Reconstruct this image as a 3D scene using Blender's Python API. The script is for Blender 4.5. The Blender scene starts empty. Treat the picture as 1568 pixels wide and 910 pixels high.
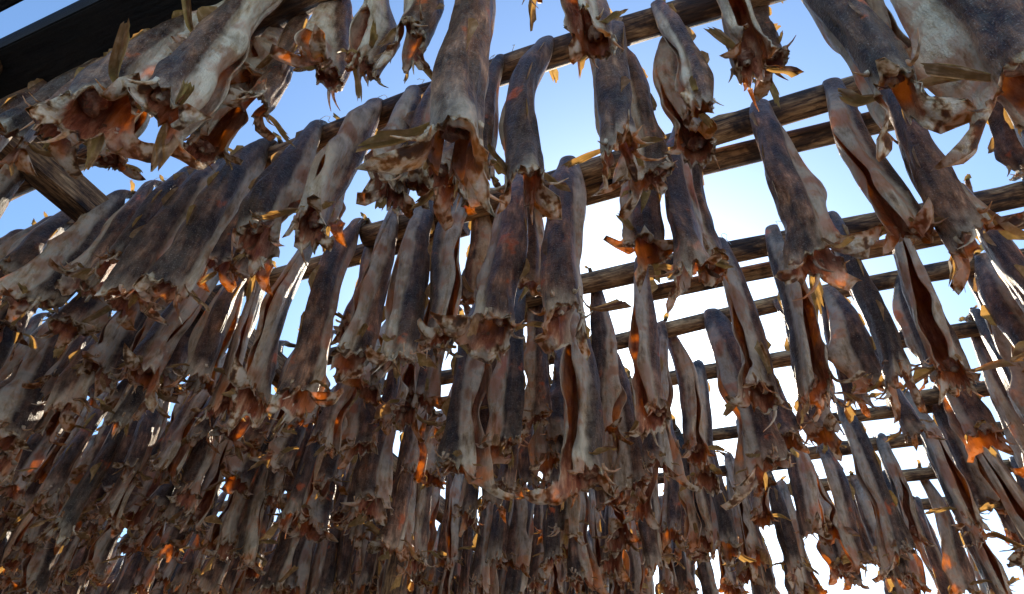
import bpy, math, random
import numpy as np
from mathutils import Vector, Matrix

PR = 0.048            # pole radius
CAMZ = 1.1
H = 3.1               # pole height above ground
ANG = math.radians(24.1)
U = np.array((math.cos(ANG), -math.sin(ANG), 0.0))   # along the poles (to the right)
N = np.array((math.sin(ANG), math.cos(ANG), 0.0))    # away from the camera
scene = bpy.context.scene
col = scene.collection

# ------------------------------------------------------------------ node helpers
def mat_new(name):
    m = bpy.data.materials.new(name); m.use_nodes = True
    nt = m.node_tree; nt.nodes.clear()
    return m, nt
def nd(nt, typ): return nt.nodes.new(typ)
def link(nt, a, b): nt.links.new(a, b)
def ramp(nt, fac, stops):
    r = nt.nodes.new('ShaderNodeValToRGB')
    el = r.color_ramp.elements
    while len(el) < len(stops): el.new(0.5)
    for e, (p, c) in zip(el, stops):
        e.position = p; e.color = (c[0], c[1], c[2], 1) if hasattr(c, '__len__') else (c, c, c, 1)
    link(nt, fac, r.inputs[0]); return r.outputs[0]
def mixc(nt, fac, a, b, mode='MIX'):
    m = nt.nodes.new('ShaderNodeMix'); m.data_type = 'RGBA'; m.blend_type = mode
    for s, v in ((m.inputs[0], fac), (m.inputs[6], a), (m.inputs[7], b)):
        if hasattr(v, 'links'): link(nt, v, s)
        elif hasattr(v, '__len__'): s.default_value = (v[0], v[1], v[2], 1)
        else: s.default_value = v
    return m.outputs[2]
def math_(nt, op, a, b=0.0, clamp=False):
    m = nt.nodes.new('ShaderNodeMath'); m.operation = op; m.use_clamp = clamp
    for s, v in ((m.inputs[0], a), (m.inputs[1], b)):
        if hasattr(v, 'links'): link(nt, v, s)
        else: s.default_value = v
    return m.outputs[0]
def noise(nt, vec, scale, detail=4, rough=0.55, dist=0.0):
    n = nt.nodes.new('ShaderNodeTexNoise')
    n.inputs['Scale'].default_value = scale; n.inputs['Detail'].default_value = detail
    n.inputs['Roughness'].default_value = rough; n.inputs['Distortion'].default_value = dist
    link(nt, vec, n.inputs['Vector']); return n.outputs['Fac']
def objvec(nt, sc=(1, 1, 1), rand=30.0):
    tc = nt.nodes.new('ShaderNodeTexCoord'); oi = nt.nodes.new('ShaderNodeObjectInfo')
    mp = nt.nodes.new('ShaderNodeMapping'); mp.inputs['Scale'].default_value = sc
    ad = nt.nodes.new('ShaderNodeVectorMath'); ad.operation = 'ADD'
    cx = nt.nodes.new('ShaderNodeCombineXYZ')
    r = math_(nt, 'MULTIPLY', oi.outputs['Random'], rand)
    link(nt, r, cx.inputs[0]); link(nt, r, cx.inputs[2])
    link(nt, tc.outputs['Object'], mp.inputs[0])
    link(nt, mp.outputs[0], ad.inputs[0]); link(nt, cx.outputs[0], ad.inputs[1])
    return ad.outputs[0], oi.outputs['Random']

# ------------------------------------------------------------------ materials
def make_fish_mat():
    m, nt = mat_new('dried_fish_skin')
    v, rn = objvec(nt); vs, _ = objvec(nt, (1, 1, 0.26))
    def attr(n):
        a = nt.nodes.new('ShaderNodeAttribute'); a.attribute_name = n; return a.outputs['Fac']
    tone, inside, rim = attr('tone'), attr('inside'), attr('rim')
    n1 = noise(nt, vs, 30, 5, 0.70)
    n2 = noise(nt, v, 9, 3, 0.6)
    n3 = noise(nt, v, 230, 2, 0.8)
    skin = ramp(nt, n1, [(0.32, (0.018, 0.009, 0.006)), (0.44, (0.075, 0.043, 0.029)), (0.56, (0.19, 0.118, 0.080)), (0.70, (0.50, 0.355, 0.255))])
    dark = ramp(nt, n2, [(0.38, (0.42, 0.35, 0.30)), (0.62, (1.35, 1.18, 1.02))])
    skin = mixc(nt, 1.0, skin, dark, 'MULTIPLY')
    tint = ramp(nt, rn, [(0.0, (0.42, 0.37, 0.35)), (0.25, (0.85, 0.72, 0.62)), (0.65, (1.50, 1.20, 1.00)), (0.85, (1.20, 0.86, 0.62)), (1.0, (0.55, 0.42, 0.33))])
    skin = mixc(nt, 1.0, skin, tint, 'MULTIPLY')
    spk = ramp(nt, n3, [(0.58, 0.0), (0.70, 1.0)])
    skin = mixc(nt, math_(nt, 'MULTIPLY', spk, 0.34), skin, (0.80, 0.66, 0.54))
    painted_glow = ramp(nt, n2, [(0.65, 0.0), (0.72, 0.9)])  # backlit orange glow painted into the skin colour as noise spots
    skin = mixc(nt, painted_glow, skin, (0.70, 0.14, 0.030))
    cream = ramp(nt, n1, [(0.30, (0.26, 0.13, 0.06)), (0.41, (0.76, 0.55, 0.33)), (0.53, (0.98, 0.83, 0.60))])
    tn = math_(nt, 'ADD', tone, math_(nt, 'MULTIPLY', math_(nt, 'SUBTRACT', n2, 0.52), 1.8))
    tn = math_(nt, 'MULTIPLY', tn, math_(nt, 'MINIMUM', math_(nt, 'MULTIPLY', tone, 4.0), 1.0), True)
    outer = mixc(nt, tn, skin, cream)
    flesh = ramp(nt, n1, [(0.3, (0.08, 0.016, 0.008)), (0.46, (0.34, 0.085, 0.038)), (0.58, (0.62, 0.25, 0.12)), (0.74, (0.88, 0.62, 0.38))])
    c = mixc(nt, inside, outer, flesh)
    rn_ = math_(nt, 'ADD', math_(nt, 'MULTIPLY', noise(nt, v, 30, 2, 0.6), 0.7), math_(nt, 'MULTIPLY', n1, 0.3))
    rimc = ramp(nt, rn_, [(0.40, (0.016, 0.007, 0.004)), (0.45, (0.24, 0.090, 0.028)), (0.50, (0.84, 0.62, 0.35)), (0.56, (0.98, 0.87, 0.66))])
    c = mixc(nt, math_(nt, 'MULTIPLY', rim, 0.95, True), c, rimc)
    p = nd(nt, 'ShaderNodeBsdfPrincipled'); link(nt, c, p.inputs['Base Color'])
    rr = ramp(nt, n1, [(0.3, 0.32), (0.7, 0.50)]); link(nt, rr, p.inputs['Roughness'])
    p.inputs['Specular IOR Level'].default_value = 0.42
    p.inputs['Sheen Weight'].default_value = 0.3; p.inputs['Sheen Roughness'].default_value = 0.25
    p.inputs['Sheen Tint'].default_value = (1.0, 0.50, 0.18, 1)
    b1 = nd(nt, 'ShaderNodeBump'); b1.inputs['Strength'].default_value = 1.0; b1.inputs['Distance'].default_value = 0.010
    hgt = math_(nt, 'ADD', n1, math_(nt, 'MULTIPLY', noise(nt, v, 95, 3, 0.7), 0.5))
    link(nt, hgt, b1.inputs['Height']); link(nt, b1.outputs[0], p.inputs['Normal'])
    tr = nd(nt, 'ShaderNodeBsdfTranslucent')
    tc = mixc(nt, 0.85, c, (1.0, 0.46, 0.08)); link(nt, tc, tr.inputs[0])
    patch = ramp(nt, n2, [(0.47, 0.12), (0.60, 0.65)])
    f = math_(nt, 'ADD', math_(nt, 'MULTIPLY', tone, patch), math_(nt, 'MULTIPLY', rim, 0.22)); f = math_(nt, 'MINIMUM', f, 0.62)
    mx = nd(nt, 'ShaderNodeMixShader'); link(nt, f, mx.inputs[0]); link(nt, p.outputs[0], mx.inputs[1]); link(nt, tr.outputs[0], mx.inputs[2])
    o = nd(nt, 'ShaderNodeOutputMaterial'); link(nt, mx.outputs[0], o.inputs[0])
    return m
def make_fin_mat():
    m, nt = mat_new('dried_fin')
    v, rn = objvec(nt)
    c = ramp(nt, noise(nt, v, 45, 3), [(0.3, (0.05, 0.030, 0.020)), (0.5, (0.24, 0.14, 0.085)), (0.7, (0.66, 0.46, 0.28))])
    p = nd(nt, 'ShaderNodeBsdfPrincipled'); link(nt, c, p.inputs['Base Color']); p.inputs['Roughness'].default_value = 0.45
    tr = nd(nt, 'ShaderNodeBsdfTranslucent'); link(nt, mixc(nt, 0.8, c, (1.0, 0.54, 0.12)), tr.inputs[0])
    mx = nd(nt, 'ShaderNodeMixShader'); mx.inputs[0].default_value = 0.52
    link(nt, p.outputs[0], mx.inputs[1]); link(nt, tr.outputs[0], mx.inputs[2])
    o = nd(nt, 'ShaderNodeOutputMaterial'); link(nt, mx.outputs[0], o.inputs[0]); return m
def make_string_mat():
    m, nt = mat_new('twine'); v, rn = objvec(nt)
    c = ramp(nt, noise(nt, v, 200, 2), [(0.3, (0.3, 0.3, 0.28)), (0.7, (0.62, 0.6, 0.55))])
    p = nd(nt, 'ShaderNodeBsdfPrincipled'); link(nt, c, p.inputs['Base Color']); p.inputs['Roughness'].default_value = 0.8
    o = nd(nt, 'ShaderNodeOutputMaterial'); link(nt, p.outputs[0], o.inputs[0]); return m
def make_wood(name, bright=1.0):
    m, nt = mat_new(name)
    v, rn = objvec(nt, (0.11, 1, 1)); v2, _ = objvec(nt, (0.6, 1, 1))
    g = noise(nt, v, 75, 5, 0.7, 0.9); b = noise(nt, v2, 9, 4, 0.65, 0.5)
    c = ramp(nt, g, [(0.33, (0.022, 0.011, 0.006)), (0.44, (0.19, 0.104, 0.047)), (0.56, (0.44, 0.275, 0.135)), (0.72, (0.72, 0.51, 0.29))])
    bark = ramp(nt, b, [(0.40, (0.16, 0.110, 0.08)), (0.51, (0.78, 0.66, 0.54)), (0.62, (1.15, 1.07, 0.95))])
    c = mixc(nt, 1.0, c, bark, 'MULTIPLY')
    vo = nt.nodes.new('ShaderNodeTexVoronoi'); vo.inputs['Scale'].default_value = 6.0; link(nt, v2, vo.inputs['Vector'])
    kn = ramp(nt, vo.outputs['Distance'], [(0.07, (0.18, 0.11, 0.07)), (0.16, (1, 1, 1))])
    c = mixc(nt, 1.0, c, kn, 'MULTIPLY')
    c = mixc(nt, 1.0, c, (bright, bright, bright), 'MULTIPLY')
    p = nd(nt, 'ShaderNodeBsdfPrincipled'); link(nt, c, p.inputs['Base Color']); p.inputs['Roughness'].default_value = 0.65
    bm = nd(nt, 'ShaderNodeBump'); bm.inputs['Strength'].default_value = 1.0; bm.inputs['Distance'].default_value = 0.010
    link(nt, math_(nt, 'ADD', g, b), bm.inputs['Height']); link(nt, bm.outputs[0], p.inputs['Normal'])
    o = nd(nt, 'ShaderNodeOutputMaterial'); link(nt, p.outputs[0], o.inputs[0]); return m
def make_ground():
    m, nt = mat_new('fill_bounce_snow_and_dirt')  # unseen ground; snow laid out to bounce fill forward, dirt kept dark under rack
    tc = nt.nodes.new('ShaderNodeTexCoord'); v = tc.outputs['Object']
    a = noise(nt, v, 0.35, 4, 0.6, 0.3); b = noise(nt, v, 14, 3, 0.7)
    dirt = ramp(nt, b, [(0.3, (0.020, 0.016, 0.010)), (0.7, (0.07, 0.055, 0.034))])
    sp = nd(nt, 'ShaderNodeSeparateXYZ'); link(nt, v, sp.inputs[0])
    y = math_(nt, 'ADD', sp.outputs[1], math_(nt, 'MULTIPLY', a, 4.0))
    y = math_(nt, 'SUBTRACT', y, math_(nt, 'MULTIPLY', sp.outputs[0], 1.0))
    m1 = math_(nt, 'MULTIPLY', ramp(nt, math_(nt, 'SUBTRACT', y, 0.6), [(0.0, 0.0), (1.0, 1.0)]),
               ramp(nt, math_(nt, 'MULTIPLY', math_(nt, 'SUBTRACT', sp.outputs[1], 12.0), 0.5), [(0.0, 1.0), (1.0, 0.0)]))
    c = mixc(nt, m1, (0.88, 0.85, 0.81), dirt)
    p = nd(nt, 'ShaderNodeBsdfPrincipled'); link(nt, c, p.inputs['Base Color']); p.inputs['Roughness'].default_value = 0.85
    o = nd(nt, 'ShaderNodeOutputMaterial'); link(nt, p.outputs[0], o.inputs[0]); return m

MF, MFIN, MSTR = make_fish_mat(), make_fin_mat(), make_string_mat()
MW, MWD = make_wood('weathered_spruce_pole', 1.15), make_wood('near_black_timber', 0.02)  # beam timber is the same wood scaled to near black
MWT = make_wood('sawn_timber', 1.3); MG = make_ground()

# ------------------------------------------------------------------ fish builder
def sst(x, a, b):
    t = np.clip((x - a) / (b - a), 0, 1); return t * t * (3 - 2 * t)
def make_noise(rs, k, lo_u, hi_u, lo_v, hi_v):
    ku = rs.uniform(lo_u, hi_u, k) * rs.choice([-1, 1], k); kv = rs.uniform(lo_v, hi_v, k); ph = rs.uniform(0, 6.28, k)
    am = rs.uniform(0.5, 1, k); am /= np.sqrt((am ** 2).sum())
    return lambda u, v: sum(am[i] * np.sin(ku[i] * u + kv[i] * v + ph[i]) for i in range(k))

class MB:
    def __init__(s): s.v = []; s.f = []; s.m = []; s.t = []; s.i = []; s.r = []; s.n = 0
    def add(s, P, faces, mat, tone=0., inside=0., rim=0.):
        P = np.asarray(P, float).reshape(-1, 3); k = len(P)
        s.v.append(P)
        for L_, val in ((s.t, tone), (s.i, inside), (s.r, rim)):
            L_.append(np.broadcast_to(np.asarray(val, float).reshape(-1) if np.ndim(val) else val, (k,)).copy())
        s.f += [tuple(x + s.n for x in f) for f in faces]; s.m += [mat] * len(faces); s.n += k
    def mesh(s, name):
        me = bpy.data.meshes.new(name)
        V = np.concatenate(s.v)
        me.from_pydata(V.tolist(), [], s.f)
        me.polygons.foreach_set('material_index', s.m)
        me.polygons.foreach_set('use_smooth', [True] * len(s.f))
        for nm, L_ in (('tone', s.t), ('inside', s.i), ('rim', s.r)):
            a = me.attributes.new(nm, 'FLOAT', 'POINT'); a.data.foreach_set('value', np.concatenate(L_))
        for mt in (MF, MFIN, MSTR): me.materials.append(mt)
        me.update(); return me
def gridf(nr, nc, wrap=False):
    out = []
    for i in range(nr - 1):
        for j in range(nc - (0 if wrap else 1)):
            k = (j + 1) % nc
            out.append((i * nc + j, i * nc + k, (i + 1) * nc + k, (i + 1) * nc + j))
    return out
def tube(mb, pts, rad, mat, sides=6, **kw):
    pts = np.array(pts, float); n = len(pts); T = np.gradient(pts, axis=0); T /= np.linalg.norm(T, axis=1)[:, None] + 1e-9
    ref = np.array((0.3, 0.9, 0.2)); A = np.cross(T, ref); A /= np.linalg.norm(A, axis=1)[:, None] + 1e-9; B = np.cross(T, A)
    th = np.linspace(0, 2 * math.pi, sides, endpoint=False); rad = np.broadcast_to(rad, (n,))
    P = pts[:, None] + rad[:, None, None] * (np.cos(th)[None, :, None] * A[:, None] + np.sin(th)[None, :, None] * B[:, None])
    mb.add(P, gridf(n, sides, True), mat, **kw)
def fan(mb, rs, base, d, side, length, w0, w1, curl, mat=1, nr=8, nc=9, **kw):
    d = d / np.linalg.norm(d); side = side - d * side.dot(d); side /= np.linalg.norm(side); nn = np.cross(d, side)
    r = np.linspace(0, 1, nr)[:, None]; c = np.linspace(-1, 1, nc)[None, :]
    ll = length * (1 - 0.22 * (c - rs.uniform(-.6, .6)) ** 2 + rs.uniform(-.20, .16, (1, nc)))       # ragged rays
    w = (w0 + (w1 - w0) * r ** .8) * (1 - .25 * r ** 3)
    sw = rs.uniform(-.25, .25)
    P = base + (r * ll)[..., None] * d + (w * c + sw * length * r ** 2)[..., None] * side
    fold = 0.9 * w * np.where(np.arange(nc) % 2, 1, -1)[None, :] * 0.30
    bend = curl * length * (r ** 2) + .5 * rs.uniform(-1, 1) * w * c ** 2 + .10 * length * np.sin(r * 5 + rs.uniform(0, 6))
    P = P + (fold + bend)[..., None] * nn
    mb.add(P, gridf(nr, nc), mat, **kw)

def build_fish(seed, L, W, psi0, open_amt=None, narrow=1.0):
    W = W * .78
    rs = np.random.RandomState(seed); mb = MB()
    nt_, nph, ne = 46, 36, 9
    Rp = PR + 0.016; arc = Rp * math.pi / 2
    t = np.concatenate([np.linspace(0, arc / L * 1.2, 9), np.linspace(arc / L * 1.2, 1, nt_ - 8)[1:]])
    e = np.linspace(0, 1, ne + 1)[1:]
    M = nt_ + ne
    tt = np.concatenate([t, np.ones(ne)]); ee = np.concatenate([np.zeros(nt_), e])
    s = tt * L; ang = np.clip(s / Rp, 0, math.pi / 2); dn = np.maximum(s - arc, 0)
    ia = lambda xs, ys: np.interp(tt, xs, ys)
    q = rs.uniform(.78, 1.18, 6)
    a = W * narrow * ia([0, .06, .15, .35, .6, .85, 1], [.019, .028, .038 * q[0], .050 * q[1], .058 * q[2], .060 * q[3], .064 * q[4]])
    b = W * narrow * ia([0, .06, .15, .35, .6, .85, 1], [.022, .034, .050 * q[1], .066 * q[2], .078 * q[3], .086 * q[4], .087 * q[5]])
    sw1, sw2 = rs.uniform(-.045, .045, 2); wob = rs.uniform(-.016, .016, 2)
    off = 0.55 * (a + b) / 2 * sst(dn, 0, .25)
    C = np.stack([sw1 * np.sin(tt * 2.2) + wob[0] * np.sin(tt * 7 + seed), -Rp * np.sin(ang) - off + sw2 * sst(dn, .2, 1.0) * -1 + wob[1] * np.sin(tt * 6 + seed * 2) * sst(dn, .1, .4),
                  Rp * np.cos(ang) - dn], 1)
    T = np.stack([0 * ang, -np.cos(ang), -np.sin(ang)], 1)
    Nn = np.stack([0 * ang, -np.sin(ang), np.cos(ang)], 1)
    X = np.zeros((M, 3)); X[:, 0] = 1
    psi = psi0 + rs.uniform(-1.3, 1.3) * (tt - .3)
    dor = np.cos(psi)[:, None] * Nn + np.sin(psi)[:, None] * X
    lat = -np.sin(psi)[:, None] * Nn + np.cos(psi)[:, None] * X
    og = open_amt if open_amt is not None else rs.uniform(.2, .6)
    gn = make_noise(rs, 3, 6, 16, 0, .1)
    t0 = rs.uniform(.28, .42)
    gL = 0.02 + og * sst(tt, t0, .85) * (1 + .3 * gn(tt * 2, 0)); gR = 0.02 + og * rs.uniform(.5, 1.2) * sst(tt, t0, .85) * (1 + .3 * gn(tt * 2 + 3, 0))
    lin = np.linspace(-1, 1, nph)
    PH = np.where(lin[None, :] < 0, lin[None, :] * (math.pi - gL)[:, None], lin[None, :] * (math.pi - gR)[:, None])
    TT = np.broadcast_to(tt[:, None], PH.shape); EE = np.broadcast_to(ee[:, None], PH.shape)
    f1 = make_noise(rs, 5, 4, 12, 1, 3); f2 = make_noise(rs, 6, 10, 40, 2, 7); f3 = make_noise(rs, 6, 3, 10, 6, 14)
    TL = TT * L / .8
    k = 1 + .075 * f1(TL, PH) + .05 * f2(TL, PH) * sst(TT, .1, 1.0) + .05 * f3(TL, PH) * sst(TT, .05, .5)
    k -= .28 * np.exp(-((np.abs(PH) - 1.75) / .38) ** 2) * sst(TT, .15, .5)
    k += .09 * np.exp(-(PH / .32) ** 2) * sst(TT, .05, .2)
    curlL, curlR = rs.uniform(-.45, .45, 2)
    cr = np.where(PH < 0, curlL, curlR) + .25 * f1(TL * 1.7, PH * 0)
    k += cr * sst(np.abs(PH), math.pi - 1.25, math.pi - .3) * sst(TT, t0, .8)
    npet = rs.randint(4, 6)
    pc = np.concatenate([[-2.1 + rs.uniform(-.5, .5), 2.1 + rs.uniform(-.5, .5)], rs.uniform(-1.5, 1.5, npet - 2)])
    pl = rs.uniform(.015, .05, npet); pw = rs.uniform(.28, .55, npet); pf = rs.uniform(-.6, 1.3, npet); pl[:2] = rs.uniform(.055, .12, 2); pw[:2] = rs.uniform(.40, .72, 2); pf[:2] = rs.uniform(.2, 1.8, 2)
    LEN = .004 + .004 * f3(TL, PH * 1.4); FL = np.full_like(PH, -.1); WT = np.full_like(PH, .25)
    for i in range(npet):
        g = np.clip(1 - np.abs(PH - pc[i]) / pw[i], 0, 1) ** 1.0
        LEN = LEN + pl[i] * g; FL = FL + pf[i] * g; WT = WT + g
    FL = FL / np.maximum(WT, .6)
    LEN = np.maximum(LEN, .0015) * W / .8
    vec = (a[:, None] * np.sin(PH))[..., None] * lat[:, None] + (b[:, None] * np.cos(PH))[..., None] * dor[:, None]
    vec = vec * k[..., None]
    fl = 0.42 + 0.58 * sst(tt, 0.0, .28)
    vN = (vec * Nn[:, None]).sum(-1)
    vec = vec - ((1 - fl)[:, None] * vN)[..., None] * Nn[:, None]
    rl = np.linalg.norm(vec, axis=-1); rd = vec / (rl[..., None] + 1e-9)
    A_ = FL * EE * 1.5
    ext = LEN * EE
    outer = C[:, None] + vec + (ext * np.cos(A_))[..., None] * T[:, None] + (ext * np.sin(A_) + .006 * EE * f3(TL + EE, PH * 1.5))[..., None] * rd
    rimshape = 0.030 * np.sin(PH * 1.0 + rs.uniform(0, 6)) + 0.012 * f3(TL * 0, PH * 1.2)
    outer = outer + (rimshape * sst(TT, .8, 1))[..., None] * T[:, None]
    thb = (.005 + .018 * np.exp(-(PH / .9) ** 2)) * W
    th = thb + (0.80 * rl - thb) * (1 - sst(TT, t0, t0 + .18))
    th = th * (1 - EE) ** .7 + .0022 * EE ** .5 * (EE > 0)
    th = np.minimum(th, .85 * rl)
    inner = outer - th[..., None] * rd
    ring = np.concatenate([outer, inner[:, ::-1]], 1)
    nc = 2 * nph
    neck = rs.uniform(.1, .6) * sst(TT, rs.uniform(.84, .93), 1.02)
    tone_o = np.maximum(sst(np.abs(PH), 1.35, 1.9) * sst(TT, .05, .45) * .95, neck)
    lip = sst(np.abs(PH), 2.0, 2.7)
    tone = np.concatenate([tone_o, (np.full_like(tone_o, .9))], 1)
    ins = np.concatenate([0 * tone_o, (1 - .75 * lip)[:, ::-1]], 1)
    rimA = np.concatenate([sst(EE, -.1, .7) * np.ones_like(PH), sst(EE, .05, .6) * np.ones_like(PH)], 1)
    faces = gridf(M, nc, True)
    faces.append(tuple(range(nc)))
    base = (M - 1) * nc
    for j in range(nph - 1): faces.append((base + j, base + nc - 1 - j, base + nc - 2 - j, base + j + 1))
    mb.add(ring, faces, 0, tone, ins, rimA)
    iR = nt_ - 1; c0 = C[iR]; dd, ll, Td = dor[iR], lat[iR], T[iR]
    nu, nv_ = 12, 9
    uu = np.linspace(0, 2 * math.pi, nu, endpoint=False)[None]; vv = np.linspace(0.05, math.pi - .05, nv_)[:, None]
    ns = make_noise(rs, 5, 1, 3, 2, 6)
    rr = 1 + .25 * ns(uu * 1.0, vv * 1.3)
    ctr = c0 + dd * b[iR] * .45 - Td * .05
    S = ctr + (a[iR] * .6 * rr * np.sin(vv) * np.cos(uu))[..., None] * ll + (b[iR] * .36 * rr * np.sin(vv) * np.sin(uu))[..., None] * dd + (.030 * W * rr * np.cos(vv) * np.ones_like(uu))[..., None] * Td
    mb.add(S, gridf(nv_, nu, True), 0, 0.2, 1.0, .2)
    p0 = ctr + Td * .005
    tube(mb, [p0 - Td * .03, p0 + Td * .022, p0 + Td * .030], [.011, .010, .005], 0, 8, tone=.9, inside=0., rim=.6)
    for i in range(rs.randint(4, 8)):
        j = rs.randint(2, nph - 2); P0 = outer[iR - rs.randint(0, 3), j]; r0 = rd[iR, j]
        ln = rs.uniform(.03, .10) * W; fl_ = rs.uniform(-.4, 1.6); cu = rs.uniform(-1.5, 1.5)
        sd_ = np.cross(Td, r0); pts = [P0 + ln * x * (Td * math.cos(fl_ * x) + r0 * math.sin(fl_ * x) + sd_ * cu * x * .5) for x in np.linspace(0, 1, 5)]
        tube(mb, pts, np.linspace(.009, .0012, 5) * W, 0, 5, tone=1., inside=0., rim=rs.uniform(.4, 1))
    for sg in (-1, 1):
        j = int(nph / 2 + sg * nph / 2 * .58); ii = nt_ - rs.randint(2, 5)
        P0 = outer[ii, j]; r0 = rd[ii, j]
        d = Td * rs.uniform(-.1, 1.0) + r0 * rs.uniform(.3, 1.1) + dd * rs.uniform(-.5, .4)
        fan(mb, rs, P0 - r0 * .004, d, dd + rs.uniform(-.4, .4) * Td, rs.uniform(.075, .14) * W / .8, .005, rs.uniform(.009, .020), rs.uniform(-.5, .5), nc=9)
        if rs.rand() < .6:
            j = int(nph / 2 + sg * nph / 2 * .88); ii = nt_ - 2
            fan(mb, rs, outer[ii, j], Td + rd[ii, j] * rs.uniform(0, 1), ll, rs.uniform(.03, .07), .003, .007, rs.uniform(-.4, .4), nr=5, nc=5)
    jd = nph // 2
    for (ta, tb) in ((.20, .36), (.42, .60), (.66, .80)):
        idx = [i for i in range(nt_) if ta <= t[i] <= tb]
        if len(idx) < 3: continue
        x = np.linspace(0, 1, len(idx)); hgt = (.012 + .014 * rs.rand()) * np.sin(np.clip(x * 1.1 + .1, 0, 1) * math.pi) ** .6 * (1 + .3 * rs.uniform(-1, 1, len(idx)))
        lean = rs.uniform(-1.1, 1.1)
        bs = outer[idx, jd] - rd[idx, jd] * .003
        P = np.stack([bs, bs + hgt[:, None] * .6 * (rd[idx, jd] + lat[idx] * lean * .5), bs + hgt[:, None] * (rd[idx, jd] + lat[idx] * lean + T[idx] * .5)], 1)
        mb.add(P, gridf(len(idx), 3), 1)
    td = np.array((rs.uniform(-.5, .5), rs.uniform(.5, 1.0), rs.uniform(-.1, .3))); td /= np.linalg.norm(td)
    p1 = C[0] + np.array((0, 0.0, .002)); p2 = p1 + td * .045
    tube(mb, [C[2], C[1], p1, p1 + td * .025, p2], np.array([.016, .017, .015, .012, .010]), 0, 8, tone=.1)
    up = np.array((rs.uniform(-.4, .4), .6, rs.uniform(-.5, .6)))
    fan(mb, rs, p2 - td * .008, td + up, np.array((1, 0, .3)), rs.uniform(.035, .07), .008, rs.uniform(.012, .022), rs.uniform(-.4, .4))
    for kz in range(3):
        th_ = np.linspace(0, 2 * math.pi, 11); zc = C[2 + kz // 2]
        rw = a[2] * 1.02
        pts = [zc + np.array((rw * math.cos(x), .006 * kz + .003 * math.sin(3 * x), (rw * .6) * math.sin(x))) for x in th_]
        tube(mb, pts, .0016, 2, 4)
    if rs.rand() < .5:
        p = C[1] + np.array((.015, 0, .015)); lng = rs.uniform(.05, .14); pts = [p + np.array((rs.uniform(-.01, .01) + x * .03, -x * .08, .02 * math.sin(x * 3) - x * x * lng)) for x in np.linspace(0, 1, 7)]
        tube(mb, pts, .0012, 2, 4)
    return mb.mesh('dried_cod_mesh_%d' % seed)

# ------------------------------------------------------------------ poles
def log_mesh(name, length, r, seed, sides=20, mat=MW):
    rs = np.random.RandomState(seed); n = max(8, int(length / .06)); x = np.linspace(0, length, n)
    th = np.linspace(0, 2 * math.pi, sides, endpoint=False)
    f = make_noise(rs, 5, .6, 3, 1, 1.01); g = make_noise(rs, 5, 3, 14, 2, 2.01); w1 = make_noise(rs, 3, .5, 2.5, 0, .1)
    rr = r * (1.08 - .16 * x[:, None] / length) * (1 + .05 * f(x[:, None], th[None]) + .03 * g(x[:, None], 2 * th[None]))
    for i in range(int(length * 2.2)):
        kx, kt = rs.uniform(0, length), rs.uniform(0, 6.28)
        rr += r * .22 * np.exp(-((x[:, None] - kx) / .03) ** 2) * np.exp(-((np.angle(np.exp(1j * (th[None] - kt)))) / .4) ** 2)
    cy = .016 * w1(x, 0); cz = .014 * w1(x + 9, 0)
    P = np.stack([np.broadcast_to(x[:, None], rr.shape), cy[:, None] + rr * np.cos(th), cz[:, None] + rr * np.sin(th)], -1).reshape(-1, 3)
    F = gridf(n, sides, True) + [tuple(range(sides))[::-1], tuple(range((n - 1) * sides, n * sides))]
    me = bpy.data.meshes.new(name); me.from_pydata(P.tolist(), [], F)
    me.polygons.foreach_set('use_smooth', [True] * (len(F) - 2) + [False] * 2); me.materials.append(mat); me.update(); return me
def add_obj(name, me, M=None, parent=None):
    o = bpy.data.objects.new(name, me); col.objects.link(o)
    if parent: o.parent = parent
    if M is not None: o.matrix_world = M
    return o
def frame(p, xdir):
    x = Vector(xdir).normalized(); z = Vector((0, 0, 1))
    if abs(x.z) > .9: z = Vector((0, 1, 0))
    y = z.cross(x).normalized(); z = x.cross(y)
    M = Matrix((x, y, z)).transposed().to_4x4(); M.translation = Vector(p); return M
def W3(s, D, z): p = U * s + N * D; return (p[0], p[1], z)
def add_pole(s0, s1, D, z, r, seed, d1=0.0, z1=0.0):
    a = Vector(W3(s0, D, z)); b = Vector(W3(s1, D + d1, z + z1))
    return add_obj('wooden_pole', log_mesh('pole_%d' % seed, (b - a).length, r, seed), frame(a, b - a))

ROWS = [0.54, 1.02, 1.50, 2.14, 2.62, 3.05, 3.68, 4.20, 4.75, 5.3, 5.9, 6.5, 7.1, 7.8, 8.6]
smin = lambda D: -(3.2 + 1.45 * D)
smax = lambda D: (2.0 + 0.8 * D) if D < 5.4 else -1.5
rp = random.Random(3)
for i, D in enumerate(ROWS):
    a0, b0 = smin(D), smax(D); z = H - .0
    mid = rp.uniform(a0 * .6, b0 * .2) if b0 > 0 else -4
    if i == 1: mid = -3.4
    if i == 2: mid = -1.2
    r_ = PR if D < 2.3 else PR * .85
    dz = PR - r_
    add_pole(a0, mid + .25, D + .10, z - .01 + dz, r_, 100 + i)
    add_pole(mid - .2, b0, D, z + dz, r_, 200 + i, z1=rp.uniform(-.03, .03) if D > 1.1 else 0)
add_pole(-.9, 4.5, 1.62, H - .02, PR * .85, 301)
add_pole(-.3, 4.5, 2.26, H - .05, PR * .7, 302)
add_pole(-3.6, -2.15, .80, H + .10, PR * 1.1, 303)       # short offcut lying across the top, end grain showing
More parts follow.
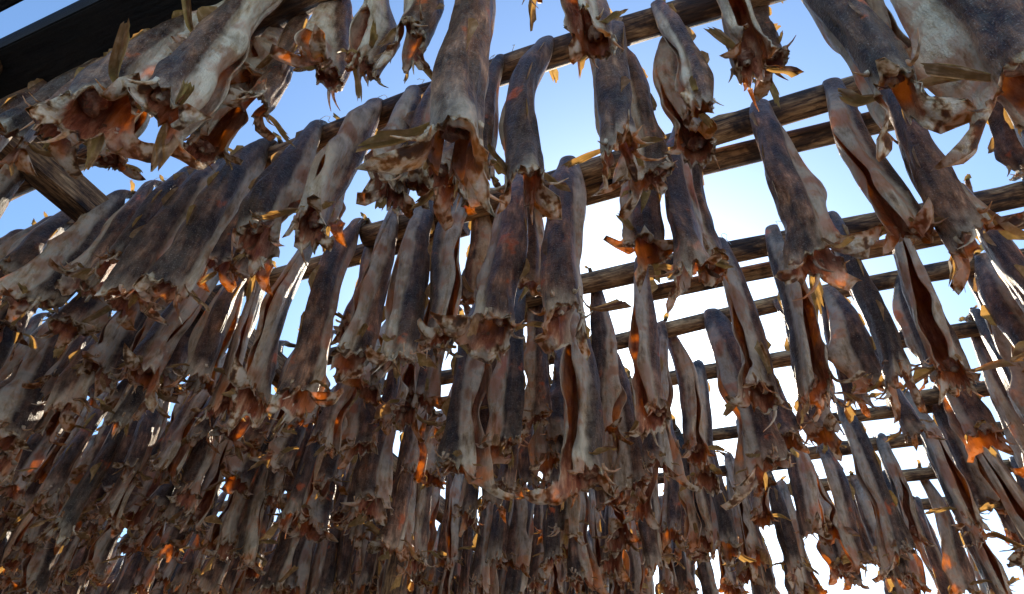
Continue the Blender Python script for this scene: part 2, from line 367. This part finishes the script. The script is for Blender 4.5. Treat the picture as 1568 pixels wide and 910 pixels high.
def timber(name, p0, p1, w, h, mat, bolt=False):
    a, b = Vector(p0), Vector(p1); Lh = (b - a).length
    import bmesh
    bm = bmesh.new(); bmesh.ops.create_cube(bm, size=1)
    bmesh.ops.scale(bm, vec=(Lh, w, h), verts=bm.verts); bmesh.ops.translate(bm, vec=(Lh / 2, 0, 0), verts=bm.verts)
    bmesh.ops.bevel(bm, geom=list(bm.edges), offset=.006, segments=2, affect='EDGES')
    if bolt:
        bmesh.ops.create_cone(bm, segments=12, radius1=.014, radius2=.012, depth=.012, cap_ends=True, matrix=Matrix.Translation((Lh * .12, 0, -h / 2 - .005)))
    me = bpy.data.meshes.new(name); bm.to_mesh(me); bm.free(); me.materials.append(mat)
    return add_obj(name, me, frame(a, b - a))
timber('timber_cross_beam', W3(-2.32, .45, H - PR - .07), W3(-2.32, 9.0, H - PR - .07), .10, .13, MWT, True)
timber('timber_cross_beam', W3(3.9, .2, H - PR - .08), W3(3.9, 5.5, H - PR - .08), .10, .15, MWT)
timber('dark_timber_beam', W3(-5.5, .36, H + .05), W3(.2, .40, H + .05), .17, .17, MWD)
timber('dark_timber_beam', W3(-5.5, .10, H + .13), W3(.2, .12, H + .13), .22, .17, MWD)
pi = 0
for s_ in (-2.32, 3.9):
    for D in (.3, 3.4, 6.3):
        a = Vector(W3(s_ + .12, D, -.1)); me = log_mesh('post_%d' % pi, H + .1, .07, 400 + pi); pi += 1
        add_obj('wooden_post', me, frame(a, (0, 0, 1)))

# ------------------------------------------------------------------ fish placement
def place(me, s, D, flip=False, sc=(1, 1, 1), dz=0.0, name='dried_cod', parent=None, tilt=0.0, yaw=0.0):
    R = Matrix(((U[0], N[0], 0), (U[1], N[1], 0), (0, 0, 1))).to_4x4()
    if flip: R = R @ Matrix.Rotation(math.pi, 4, 'Z')
    R = R @ Matrix.Rotation(yaw, 4, 'Z') @ Matrix.Rotation(tilt, 4, 'Y')
    M = Matrix.Translation(Vector(W3(s, D, H + dz))) @ R @ Matrix.Diagonal((*sc, 1))
    return add_obj(name, me, M, parent)
PSI = {'b': 0.0, 's': 1.5, 'z': -1.5, 'v': math.pi, 'w': 2.4, 'u': -2.4, 'x': -.8, 'y': .8}
# (along, length, girth, which side faces the camera[, 'f' = on the far side of its pole])
heroes = [
 (0.54, [(-.46, 1.10, 1.5, 'b', 'f'), (-.31, .46, .7, 's', 'f'), (-.215, .76, .75, 'w', 'f'), (-.63, .52, .9, 's', 'f'), (-.79, .52, .95, 'v', 'f'), (-.96, .46, 1.0, 'w', 'f'), (-1.10, .85, 1.1, 'x'),
         (-1.24, .50, 1, 's'), (-1.36, .78, 1.3, 'x'), (-1.60, .66, 1, 'b'), (-1.84, .66, 1.1, 's'), (-2.10, .66, 1, 'y'), (-2.4, .66, 1.1, 'b')]),
 (1.02, [(-2.30, .74, 1.1, 'v'), (-2.12, .66, .9, 's'), (-1.93, .70, .95, 'y'), (-1.74, .84, 1.1, 'x'), (-1.52, .86, 1.15, 'b'), (-1.27, .76, 1.05, 'x'), (-1.02, .77, 1.2, 'v'), (-.87, .70, .85, 'w'),
         (-.75, .70, .8, 'z'), (-.60, .79, 1.0, 'x'), (-.51, .74, .6, 'b'), (-.37, .84, 1.15, 'y'), (-.195, .82, 1.1, 'y'), (.0, .74, .55, 's'), (.23, .58, 1.0, 'w'),
         (.37, .93, 1.0, 'b'), (.56, 1.0, 1.2, 's'), (.76, .70, 1.0, 'v'), (1.0, .9, 1.0, 'b'), (1.25, .9, 1, 's')]),
 (1.50, [(-1.66, .93, 1.0, 'u'), (-1.43, .98, 1.15, 'b'), (-1.23, .88, .95, 'v'), (-1.07, .92, 1.0, 'w'), (-.91, .86, .9, 'z'), (-.67, .92, 1.2, 'y'), (-.45, .94, 1.15, 'x'), (-.17, .70, .95, 's'),
         (.0, .86, 1.0, 'x'), (.29, .89, 1.1, 'x'), (.50, .88, 1.0, 'w'), (.67, .94, 1.0, 'b'), (.90, .88, 1.0, 'v'), (1.12, .96, 1.1, 'y'), (1.35, .88, 1, 'y')]),
 (2.14, [(-.90, .88, 1.0, 's'), (-.63, 1.12, 1.45, 'v'), (-.29, .90, 1.0, 'w'), (.04, .90, 1.0, 'w'), (.28, .92, 1.05, 'u'), (.48, .91, 1.0, 'b'), (.71, .90, 1.0, 'v'), (.95, .90, 1.0, 'x'), (1.2, .90, 1.1, 'y')]),
]
rs_ = random.Random(5); sd = 1000
for D, lst in heroes:
    for h_ in lst:
        s, L, W, ty = h_[:4]; fp = len(h_) > 4
        sd += 1
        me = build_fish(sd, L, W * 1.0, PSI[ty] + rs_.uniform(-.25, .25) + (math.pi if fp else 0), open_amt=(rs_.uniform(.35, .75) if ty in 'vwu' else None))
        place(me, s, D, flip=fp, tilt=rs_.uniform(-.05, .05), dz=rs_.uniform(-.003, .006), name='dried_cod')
var = []
for i, ty in enumerate('bbxxyysszzvvvvwwwussvxyzvu'):
    var.append(build_fish(2000 + i, rs_.uniform(.66, .98), rs_.uniform(.82, 1.15), PSI[ty] + rs_.uniform(-.4, .4)))
mass = bpy.data.objects.new('hanging_dried_fish_rows', None); col.objects.link(mass)
cnt = 0
hero_rng = {0.54: (-2.5, 9), 1.02: (-2.5, 1.35), 1.50: (-1.85, 1.5), 2.14: (-1.0, 1.35)}
for D, lst in heroes:
    for h_ in lst:
        s, L, W, ty = h_[:4]
        if D < .6 and s > -1.0: continue
        if rs_.random() < (.7 if s < -.6 else .3):
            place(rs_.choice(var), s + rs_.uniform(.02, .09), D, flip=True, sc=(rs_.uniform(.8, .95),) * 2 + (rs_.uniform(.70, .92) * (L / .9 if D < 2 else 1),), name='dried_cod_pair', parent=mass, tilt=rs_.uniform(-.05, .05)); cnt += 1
for D in ROWS:
    s = smin(D) + .1
    while s < smax(D) - .1:
        left = s < -.4 - .15 * D
        if D in hero_rng and hero_rng[D][0] < s < hero_rng[D][1]:
            s += .1; continue
        Lf = rs_.uniform(.78, 1.14) * (1.0 if D > 1.3 else .85)
        for fl in (False, True):
            if rs_.random() < (.92 if not fl else (.75 if left else .5)):
                w = rs_.uniform(.82, 1.2)
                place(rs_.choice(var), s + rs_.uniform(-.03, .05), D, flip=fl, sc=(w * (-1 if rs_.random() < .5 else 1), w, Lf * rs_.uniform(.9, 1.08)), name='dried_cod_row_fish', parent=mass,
                      tilt=rs_.uniform(-.08, .08)); cnt += 1
        s += rs_.uniform(.15, .24) if left else rs_.uniform(.17, .34)
print('fish', cnt)

# ------------------------------------------------------------------ ground
import bmesh
bm = bmesh.new()
bmesh.ops.create_grid(bm, x_segments=120, y_segments=120, size=1)
for v in bm.verts:
    r = (v.co.x ** 2 + v.co.y ** 2) ** .5
    k = 8 + 1500 * max(r, 0) ** 3
    v.co.x *= k; v.co.y *= k
    v.co.z = .06 * math.sin(v.co.x * .7) * math.cos(v.co.y * .6) + .03 * math.sin(v.co.x * 2.1 + v.co.y)
me = bpy.data.meshes.new('ground'); bm.to_mesh(me); bm.free(); me.materials.append(MG)
for p in me.polygons: p.use_smooth = True
add_obj('ground', me)

# ------------------------------------------------------------------ light
SE, SA = math.radians(32.5), math.radians(12.5)
w = bpy.data.worlds.new('World'); scene.world = w; w.use_nodes = True
nt = w.node_tree; nt.nodes.clear()
sky = nt.nodes.new('ShaderNodeTexSky'); sky.sky_type = 'NISHITA'; sky.sun_disc = False
sky.sun_elevation = SE; sky.sun_rotation = SA; sky.air_density = 1.1; sky.dust_density = 1.0; sky.ozone_density = 1.7
tint = mixc(nt, 1.0, sky.outputs[0], (1.25, 1.55, 1.80), 'MULTIPLY')
bg = nt.nodes.new('ShaderNodeBackground'); bg.inputs[1].default_value = 0.15
ow = nt.nodes.new('ShaderNodeOutputWorld'); nt.links.new(tint, bg.inputs[0]); nt.links.new(bg.outputs[0], ow.inputs[0])
sun = bpy.data.lights.new('sun', 'SUN'); sun.energy = 5.0; sun.angle = math.radians(.5); sun.color = (1.0, .87, .68)
so = bpy.data.objects.new('sun', sun); col.objects.link(so)
sdv = Vector((math.sin(SA) * math.cos(SE), math.cos(SA) * math.cos(SE), math.sin(SE)))
so.rotation_euler = sdv.to_track_quat('Z', 'Y').to_euler()

# ------------------------------------------------------------------ camera
Fp = 960.0
def nrm(a): a = np.array(a, float); return a / np.linalg.norm(a)
Zc = nrm((66, 1105, -Fp)); fc = np.array((0, 0, -1.0)); Yc = nrm(fc - fc.dot(Zc) * Zc); Xc = np.cross(Yc, Zc)
cd = bpy.data.cameras.new('camera'); cam = bpy.data.objects.new('camera', cd); col.objects.link(cam)
cd.sensor_width = 36; cd.lens = 36 * Fp / 1568; cd.clip_start = .02; cd.clip_end = 5000
M = Matrix((Vector(Xc), Vector(Yc), Vector(Zc))).to_4x4(); M.translation = Vector((0, 0, CAMZ)); cam.matrix_world = M
scene.camera = cam
scene.view_settings.view_transform = 'Standard'; scene.view_settings.look = 'None'; scene.view_settings.exposure = 0
